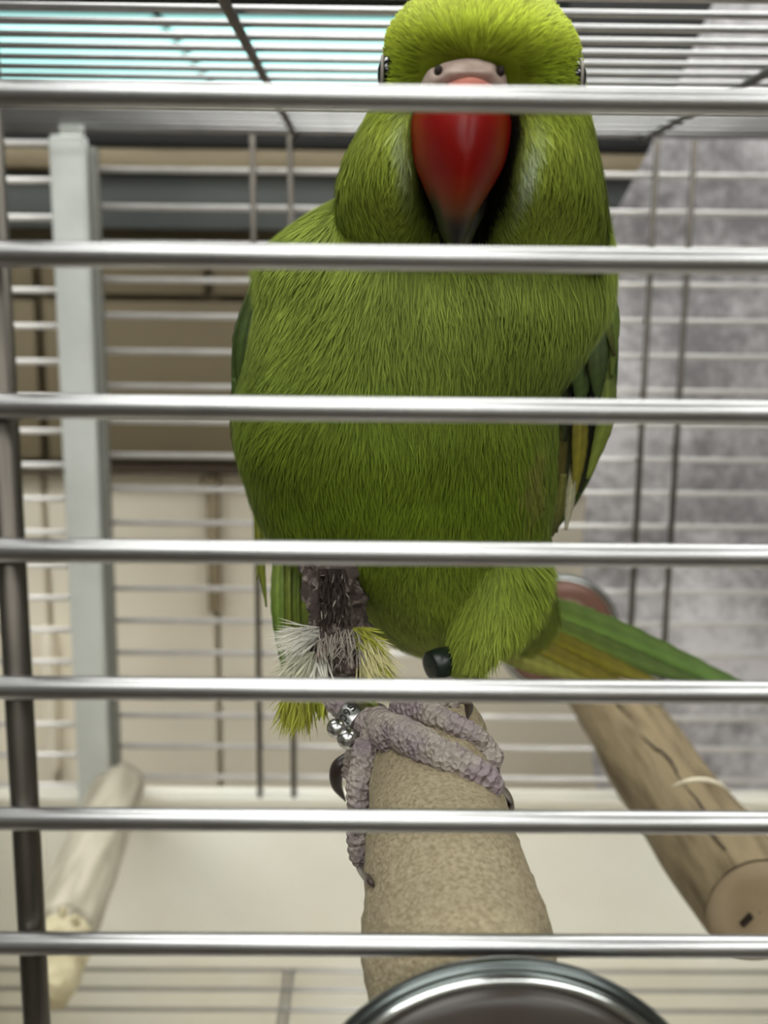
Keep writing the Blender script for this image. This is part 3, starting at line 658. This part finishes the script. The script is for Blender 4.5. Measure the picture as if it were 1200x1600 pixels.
# right wing: layered coverts and flight feathers seen from the front
spec = [ # (px,py,Y) root, mid, tip, width px, colour
    ((948, 440, .2745), (958, 500, .2740), (956, 590, .2745), 20, cv(S_(112, 138, 50), S_(96, 110, 48))),
    ((938, 450, .2735), (950, 510, .2725), (960, 556, .2735), 14, cv(S_(120, 140, 60), S_(70, 66, 34))),
    ((930, 480, .2725), (932, 560, .2705), (934, 625, .2715), 34, cv(S_(74, 90, 42), S_(60, 76, 34))),
    ((912, 500, .2730), (908, 580, .2710), (906, 640, .2720), 34, cv(S_(62, 78, 34), S_(72, 92, 42))),
    ((890, 530, .2740), (885, 600, .2730), (882, 690, .2740), 26, two(S_(28, 32, 14), S_(54, 66, 22))),
    ((948, 560, .2760), (946, 650, .2755), (918, 748, .2790), 30, cv(S_(96, 110, 44), S_(126, 138, 58))),
    ((930, 600, .2770), (926, 680, .2775), (905, 770, .2800), 24, cv(BLK, S_(36, 40, 20))),
    ((905, 600, .2765), (905, 690, .2765), (898, 772, .2790), 26, cv(S_(110, 104, 30), S_(134, 126, 40))),
    ((884, 600, .2775), (884, 700, .2775), (868, 832, .2800), 24, two(S_(48, 52, 20), S_(92, 84, 34))),
    ((896, 720, .2780), (890, 780, .2785), (884, 828, .2800), 16, cv(S_(150, 148, 104), S_(196, 190, 168))),
    ((880, 740, .2772), (872, 800, .2775), (862, 838, .2785), 18, cv(S_(112, 110, 46), S_(70, 72, 36)))]
for a_, b_, c_, w_, cf in spec:
    ww = mm(w_, *b_); blade('flight_feather', [pix(*a_), pix(*b_), pix(*c_)], [ww*0.6, ww, ww*0.25], sideX, cf, rwg)
# left wing feathers
spec = [((408, 425, .2735), (388, 490, .2725), (368, 560, .2735), 26, cv(S_(98, 112, 58), S_(70, 84, 36))),
        ((400, 450, .2735), (378, 530, .2715), (374, 610, .2725), 30, cv(S_(72, 90, 40), S_(66, 82, 36))),
        ((412, 440, .2715), (405, 470, .2705), (398, 500, .2705), 9, cv(S_(170, 186, 140), S_(140, 160, 96))),
        ((368, 590, .2735), (370, 680, .2735), (384, 760, .2755), 20, cv(S_(70, 92, 34), S_(100, 92, 48))),
        ((378, 680, .2730), (388, 740, .2735), (404, 792, .2755), 18, cv(S_(118, 122, 52), S_(96, 84, 48))),
        ((396, 700, .2722), (406, 760, .2735), (420, 828, .2755), 20, cv(S_(60, 62, 26), S_(40, 38, 18))),
        ((400, 770, .2750), (406, 860, .2770), (416, 948, .2790), 14, cv(S_(150, 150, 62), S_(120, 134, 50))),
        ((412, 780, .2745), (414, 830, .2760), (400, 905, .2780), 12, cv(S_(138, 140, 60), S_(126, 140, 56)))]
for a_, b_, c_, w_, cf in spec:
    ww = mm(w_, *b_); blade('flight_feather', [pix(*a_), pix(*b_), pix(*c_)], [ww*0.6, ww, ww*0.2], sideX, cf, lw)
# wing tip primaries hanging behind the injured leg
for dx, w_, c0, c1, tip in ((438, 22, S_(128, 144, 56), S_(108, 142, 62), 1050), (450, 18, S_(146, 154, 64), S_(124, 142, 58), 1046), (464, 18, S_(92, 112, 40), S_(124, 138, 56), 1020), (478, 18, S_(136, 150, 66), S_(98, 114, 44), 1000), (496, 20, S_(60, 84, 26), S_(80, 104, 34), 985)):
    y_ = .268 + (dx-438)*0.00005
    ww = mm(w_, dx, 950, y_); blade('flight_feather', [pix(dx-2, 850, y_+.004), pix(dx-4, 950, y_), pix(dx+6, tip, y_+.004)], [ww*0.8, ww, ww*0.3], sideX, cv(c0, c1), lw)
# ---- tail feathers sweeping back to the right
tl = [((792, 932, .306), (960, 994, .345), (1235, 1106, .412), 56, cv(S_(140, 164, 78), S_(104, 146, 74))),
      ((800, 950, .302), (950, 1016, .340), (1130, 1078, .385), 40, cv(S_(126, 148, 66), S_(84, 112, 52))),
      ((790, 968, .298), (900, 1018, .325), (1050, 1076, .360), 40, cv(S_(150, 144, 48), S_(136, 128, 30))),
      ((780, 985, .294), (880, 1034, .318), (1000, 1080, .345), 44, cv(S_(150, 140, 36), S_(124, 114, 26))),
      ((755, 1004, .291), (830, 1034, .307), (920, 1064, .328), 34, cv(S_(150, 156, 66), S_(160, 156, 70)))]
for a_, b_, c_, w_, cf in tl:
    ww = mm(w_, *b_); blade('tail_feather', [pix(*a_), pix(*b_), pix(*c_)], [ww*0.7, ww, ww*0.12], (0.15, -0.25, 0.95), cf, bird, roof=0.10, nl=36)
# ---- legs and feet
from mathutils.bvhtree import BVHTree
_bm = bpy.data.objects['perch_stone'].data
_tree = BVHTree.FromPolygons([tuple(np.array(v.co[:])+np.array(pr.location)) for v in _bm.vertices], [list(p.vertices) for p in _bm.polygons])
def rest(px, py, r, Y):
    """distance at which a toe of r pixels radius lies on the perch at this pixel (Y where the perch is not behind it)"""
    d = pix(px, py, 1.0)-np.array([0, 0, Z0]); h = _tree.ray_cast(Vector((0, 0, Z0)), Vector(d/np.linalg.norm(d)))
    if h[0] is None: return Y
    return min(Y, h[0].y - mm(r, px, py, h[0].y)*0.55)
def toe(name, pts, radii, m, scale=True, seedv=0, n=90, nn=28, parent=None, amp=1.0):
    pts = [(p[0], p[1], rest(p[0], p[1], r, p[2])) for p, r in zip(pts, radii)]
    A = np.array([np.r_[pix(*p), mm(r, *p)] for p, r in zip(pts, radii)]); S = spline(A, n)
    end = []; ax_ = S[-1, :3]-S[-2, :3]; ax_ /= np.linalg.norm(ax_)
    for t in np.linspace(0.25, 1.5, 6): end.append(np.r_[S[-1, :3]+ax_*S[-1, 3]*0.8*math.sin(t), S[-1, 3]*math.cos(t)])
    S = np.vstack([S, end]); V, Fs = tube_vf(S[:, :3], [np.full(nn, r) for r in S[:, 3]], nn)
    if scale:
        s = np.r_[0, np.cumsum(np.linalg.norm(np.diff(S[:, :3], axis=0), axis=1))]; ph = np.repeat(s, nn)
        Vc = np.repeat(S[:, :3], nn, axis=0); Dn = V-Vc; L_ = np.linalg.norm(Dn, axis=1)[:, None]+1e-9
        ring = np.abs(np.sin(ph*math.pi/0.0016 + 0.9*hash_noise(V, 420, seedv)))**0.6
        V = V + Dn/L_*((0.00062*ring-0.0004 + 0.00026*hash_noise(V, 420, seedv+1) + 0.0005*hash_noise(V, 170, seedv+2))*amp)[:, None]
    return V, Fs
ff = []
YT = rest(600, 1136, 26, .2265)
ff.append(toe('t', [(518, 1086, YT+.010), (552, 1116, YT+.0055), (586, 1136, YT+.001), (612, 1150, YT-.0005)], [22, 23, 26, 28], 'toe', seedv=1, n=70))
ff.append(toe('t', [(590, 1128, .2265), (630, 1150, .2215), (680, 1176, .2190), (725, 1194, .2200), (758, 1214, .2225), (772, 1228, .2250)], [26, 27, 26, 23, 21, 18], 'toe', seedv=2))
ff.append(toe('t', [(600, 1136, .2265), (578, 1168, .2215), (566, 1210, .2170), (561, 1262, .2130), (561, 1310, .2105), (568, 1345, .2095)], [24, 22, 20, 19, 18, 15], 'toe', seedv=3))
ff.append(toe('t', [(590, 1110, .2360), (572, 1150, .2400), (556, 1180, .2430), (545, 1205, .2440)], [18, 17, 16, 14], 'toe', seedv=4, n=50))
V, Fs = join(ff)
tm_ = bpy.data.meshes.new('tmp'); tm_.from_pydata(np.asarray(V).tolist(), [], Fs); tm_.update(); tmp = bpy.data.objects.new('tmp', tm_); COL.objects.link(tmp)
def merge_skin(Vs, Fs_, vox):
    tm_ = bpy.data.meshes.new('tmp'); tm_.from_pydata(np.asarray(Vs).tolist(), [], Fs_); tm_.update(); tmp = bpy.data.objects.new('tmp', tm_); COL.objects.link(tmp)
    md = tmp.modifiers.new('r', 'REMESH'); md.mode = 'VOXEL'; md.voxel_size = vox
    ms = tmp.modifiers.new('s', 'SMOOTH'); ms.factor = 0.4; ms.iterations = 1
    dg = bpy.context.evaluated_depsgraph_get(); me = bpy.data.meshes.new_from_object(tmp.evaluated_get(dg)); bpy.data.objects.remove(tmp)
    me.transform(Matrix.Translation(-bird.location)); me.materials.clear(); return me
bpy.data.objects.remove(tmp)
foot1 = link('foot', merge_skin(V, Fs, 0.00026), M['toe'], bird)
def claw(parent, pts, radii):
    pts = [(p[0], p[1], rest(p[0], p[1], r, p[2])) for p, r in zip(pts, radii)]
    A = np.array([np.r_[pix(*p), mm(r, *p)] for p, r in zip(pts, radii)]); S = spline(A, 24)
    V, Fs = tube_vf(S[:, :3], [np.full(14, max(r, 0.0001)) for r in S[:, 3]], 14); return mesh('claw', V, Fs, M['claw'], parent)
claw(foot1, [(774, 1230, .2248), (789, 1244, .2262), (797, 1264, .2285), (794, 1284, .2300)], [11, 10, 7, 1])
claw(foot1, [(565, 1338, .2096), (568, 1356, .2096), (576, 1374, .2110), (586, 1386, .2130)], [13, 11, 7, 1])
claw(foot1, [(545, 1186, .2445), (528, 1200, .2440), (526, 1226, .2445), (540, 1252, .2455)], [12, 12, 9, 1])
ff = []
ff.append(toe('t', [(722, 1046, .2470), (700, 1072, .2440), (660, 1092, .2410), (634, 1102, .2390)], [16, 19, 22, 22], 'toe', seedv=6, n=60))
ff.append(toe('t', [(624, 1104, .2395), (662, 1112, .2370), (706, 1132, .2355), (744, 1154, .2365), (766, 1178, .2385), (768, 1192, .2400)], [22, 21, 20, 20, 17, 14], 'toe', seedv=7))
ff.append(toe('t', [(640, 1092, .2410), (680, 1094, .2440), (708, 1098, .2470)], [16, 15, 13], 'toe', seedv=8, n=40))
V, Fs = join(ff); foot2 = link('foot', merge_skin(V, Fs, 0.00028), M['toe'], bird)
claw(foot2, [(706, 1092, .2470), (722, 1094, .2462), (732, 1106, .2465), (730, 1124, .2475)], [11, 11, 8, 1])
claw(foot2, [(768, 1186, .2400), (774, 1202, .2420), (776, 1220, .2440), (770, 1232, .2450)], [9, 7, 4, 1])
# dark green band on the far leg
cc = pix(690, 1036, .2455); ad = pix(720, 1028, .248)-pix(664, 1046, .243)
V, Fs = lathe_vf([(0.0002, -0.0032), (0.0026, -0.0032), (0.0034, -0.0030), (0.0036, 0), (0.0034, 0.0030), (0.0026, 0.0032), (0.0002, 0.0032)], cc, ad, 28); mesh('dark_leg_band', V, Fs, M['ringdark'], bird)
# numbered steel band on the near leg
b0 = pix(541, 1117, YT+.0074); b1 = pix(575, 1141, YT+.0026); bd = (b1-b0)/np.linalg.norm(b1-b0); bc_ = (b0+b1)/2
RB = mm(36, 560, 1108, .232); hb = 0.0022
V, Fs = lathe_vf([(RB*0.86, -hb), (RB*0.98, -hb), (RB, -hb*0.85), (RB, hb*0.85), (RB*0.98, hb), (RB*0.86, hb), (RB*0.86, -hb)], bc_, bd, 64)
band = mesh('leg_band', V, Fs, M['band'], bird, sharp=40)
# digits 095 wrapped round the band
cu = bpy.data.curves.new('txt', 'FONT'); cu.body = '095'; cu.size = 0.0029; cu.align_x = 'CENTER'; cu.align_y = 'CENTER'; cu.extrude = 0.00012; cu.resolution_u = 3
to = bpy.data.objects.new('txt', cu); COL.objects.link(to); dg = bpy.context.evaluated_depsgraph_get(); tme = bpy.data.meshes.new_from_object(to.evaluated_get(dg)); bpy.data.objects.remove(to)
u0 = np.cross(bd, [0, 0, 1.0]); u0 /= np.linalg.norm(u0); w0 = np.cross(bd, u0)
camd = np.array([0, 0, Z0])-bc_; want = camd - bd*(camd@bd); want /= np.linalg.norm(want); want2 = want*0.90+np.array([-0.12, 0, 0.25]); want2 -= bd*(want2@bd); want2 /= np.linalg.norm(want2)
tang = np.cross(bd, want2)
if tang[0] < 0: tang = -tang
up_ = -bd
nvt = len(tme.vertices); tv = np.empty(nvt*3); tme.vertices.foreach_get('co', tv); tv = tv.reshape(-1, 3)
an = tv[:, 0]/RB; rr = RB + 0.00004 + tv[:, 2]
TV = bc_ + rr[:, None]*(np.cos(an)[:, None]*want2 + np.sin(an)[:, None]*tang) + tv[:, 1][:, None]*up_ - np.array(bird.location)
tme.vertices.foreach_set('co', TV.ravel()); tme.update(); link('band_digits', tme, M['engrave'], band, smooth=False)
for bx_, by_, y_, rpx in ((526, 1138, YT-.001, 16), (543, 1154, YT-.002, 17)):
    V, Fs = ellipsoid(pix(bx_, by_, y_), np.array([1, 1, 1])*mm(rpx, bx_, by_, y_)); mesh('band_crimp', V, Fs, M['band'], band)
# ---- injured near leg: matted dark thigh and loose down
rows = [(850, 470, 560, .2520, .012, .014, 2), (890, 476, 562, .2480, .012, .013, 2), (930, 482, 562, .2455, .012, .012, 2), (970, 486, 572, .2435, .011, .011, 2), (1005, 484, 584, .2420, .010, .011, 2), (1040, 492, 578, .2410, .009, .010, 2), (1075, 506, 566, .2405, .006, .007, 2), (1088, 524, 550, .2400, .002, .003, 2)]
V, Fs = loft(rows, 90, 72); cN = np.array([pix(520, 960, .245)]); Dn = V-cN; Dn[:, 2] = 0; Dn /= np.linalg.norm(Dn, axis=1)[:, None]+1e-9
V = V + Dn*(0.0018*hash_noise(V, 230, 61)+0.0016*hash_noise(V, 480, 62)+0.0007*hash_noise(V, 1100, 63))[:, None]
thigh = mesh('injured_leg', V, Fs, M['thigh'], bird)
for cx_, cy_, y_, r_ in ((522, 1012, .2335, (12, 8)), (540, 1022, .2335, (11, 8)), (505, 1020, .2340, (10, 9)), (548, 1004, .2340, (9, 10))):
    s = mm(1, cx_, cy_, y_); V, Fs = ellipsoid((0, 0, 0), (r_[0]*s, 7*s, r_[1]*s)); V = V*(1+0.3*hash_noise(V, 700, cx_))[:, None]+pix(cx_, cy_, y_); mesh('bare_skin', V, Fs, M['flesh'], thigh)
def tuft(name, specs, parent):
    P = []; D = []; Ls = []; Ws = []; Cs = []
    for (px0, py0, Y0, sx, sy), (dx, dy, dz), n, L0, w0, c in specs:
        for _ in range(n):
            p = pix(px0+np.clip(rng.normal(), -1.4, 1.4)*sx, py0+np.clip(rng.normal(), -1.2, 1.2)*sy, Y0+rng.normal()*0.0012); P.append(p)
            d = np.array([dx, dy, dz])+0.22*rng.normal(size=3); D.append(d/np.linalg.norm(d)); Ls.append(L0*(0.6+0.7*rng.random())); Ws.append(w0*(0.6+0.8*rng.random())); Cs.append(np.array(c)*(0.75+0.4*rng.random()))
    P = np.array(P); D = np.array(D); N = np.tile([0.0, -1, 0.15], (len(P), 1)); N = N - D*np.sum(N*D, 1)[:, None]; N /= np.linalg.norm(N, axis=1)[:, None]
    return barbs(name, P, N, D, np.array(Ls), np.array(Ws), np.radians(5+25*rng.random(len(P))), np.array(Cs), parent, M['plume'], droop=0.6)
WH, CRM, YG, GRY, DK = S_(222, 218, 206), S_(212, 204, 150), S_(158, 160, 62), S_(150, 142, 132), S_(52, 42, 38)
tuft('down_tuft', [((488, 990, .2330, 8, 8), (-1, -0.1, -0.35), 300, .0075, .00020, WH), ((478, 1028, .2330, 10, 8), (-0.5, -0.1, -0.7), 260, .0075, .00024, S_(206, 204, 180)), ((500, 1036, .2330, 7, 7), (0.1, 0, -1), 60, .006, .0004, WH),
                   ((572, 1010, .2340, 9, 14), (0.45, -0.05, -0.9), 420, .0080, .00030, CRM), ((586, 1030, .2345, 8, 10), (0.3, 0, -1), 240, .0075, .0003, YG), ((560, 990, .2340, 9, 8), (0.6, -0.1, -0.4), 70, .006, .0004, YG),
                   ((530, 1000, .2330, 24, 14), (0, -0.3, -0.6), 160, .0045, .0003, GRY), ((520, 935, .2345, 13, 32), (0.0, -0.1, -0.6), 70, .0020, .00024, GRY), ((518, 930, .2345, 14, 34), (0.1, -0.1, -0.8), 420, .0024, .0005, DK),
                   ((468, 1078, .2370, 14, 10), (-0.15, 0, -1), 320, .0085, .00032, YG), ((500, 1072, .2370, 14, 8), (0.1, 0, -1), 110, .0065, .0005, S_(150, 156, 56)), ((556, 1078, .2350, 12, 6), (0.2, 0, -0.8), 70, .004, .0006, S_(150, 170, 60))], thigh)
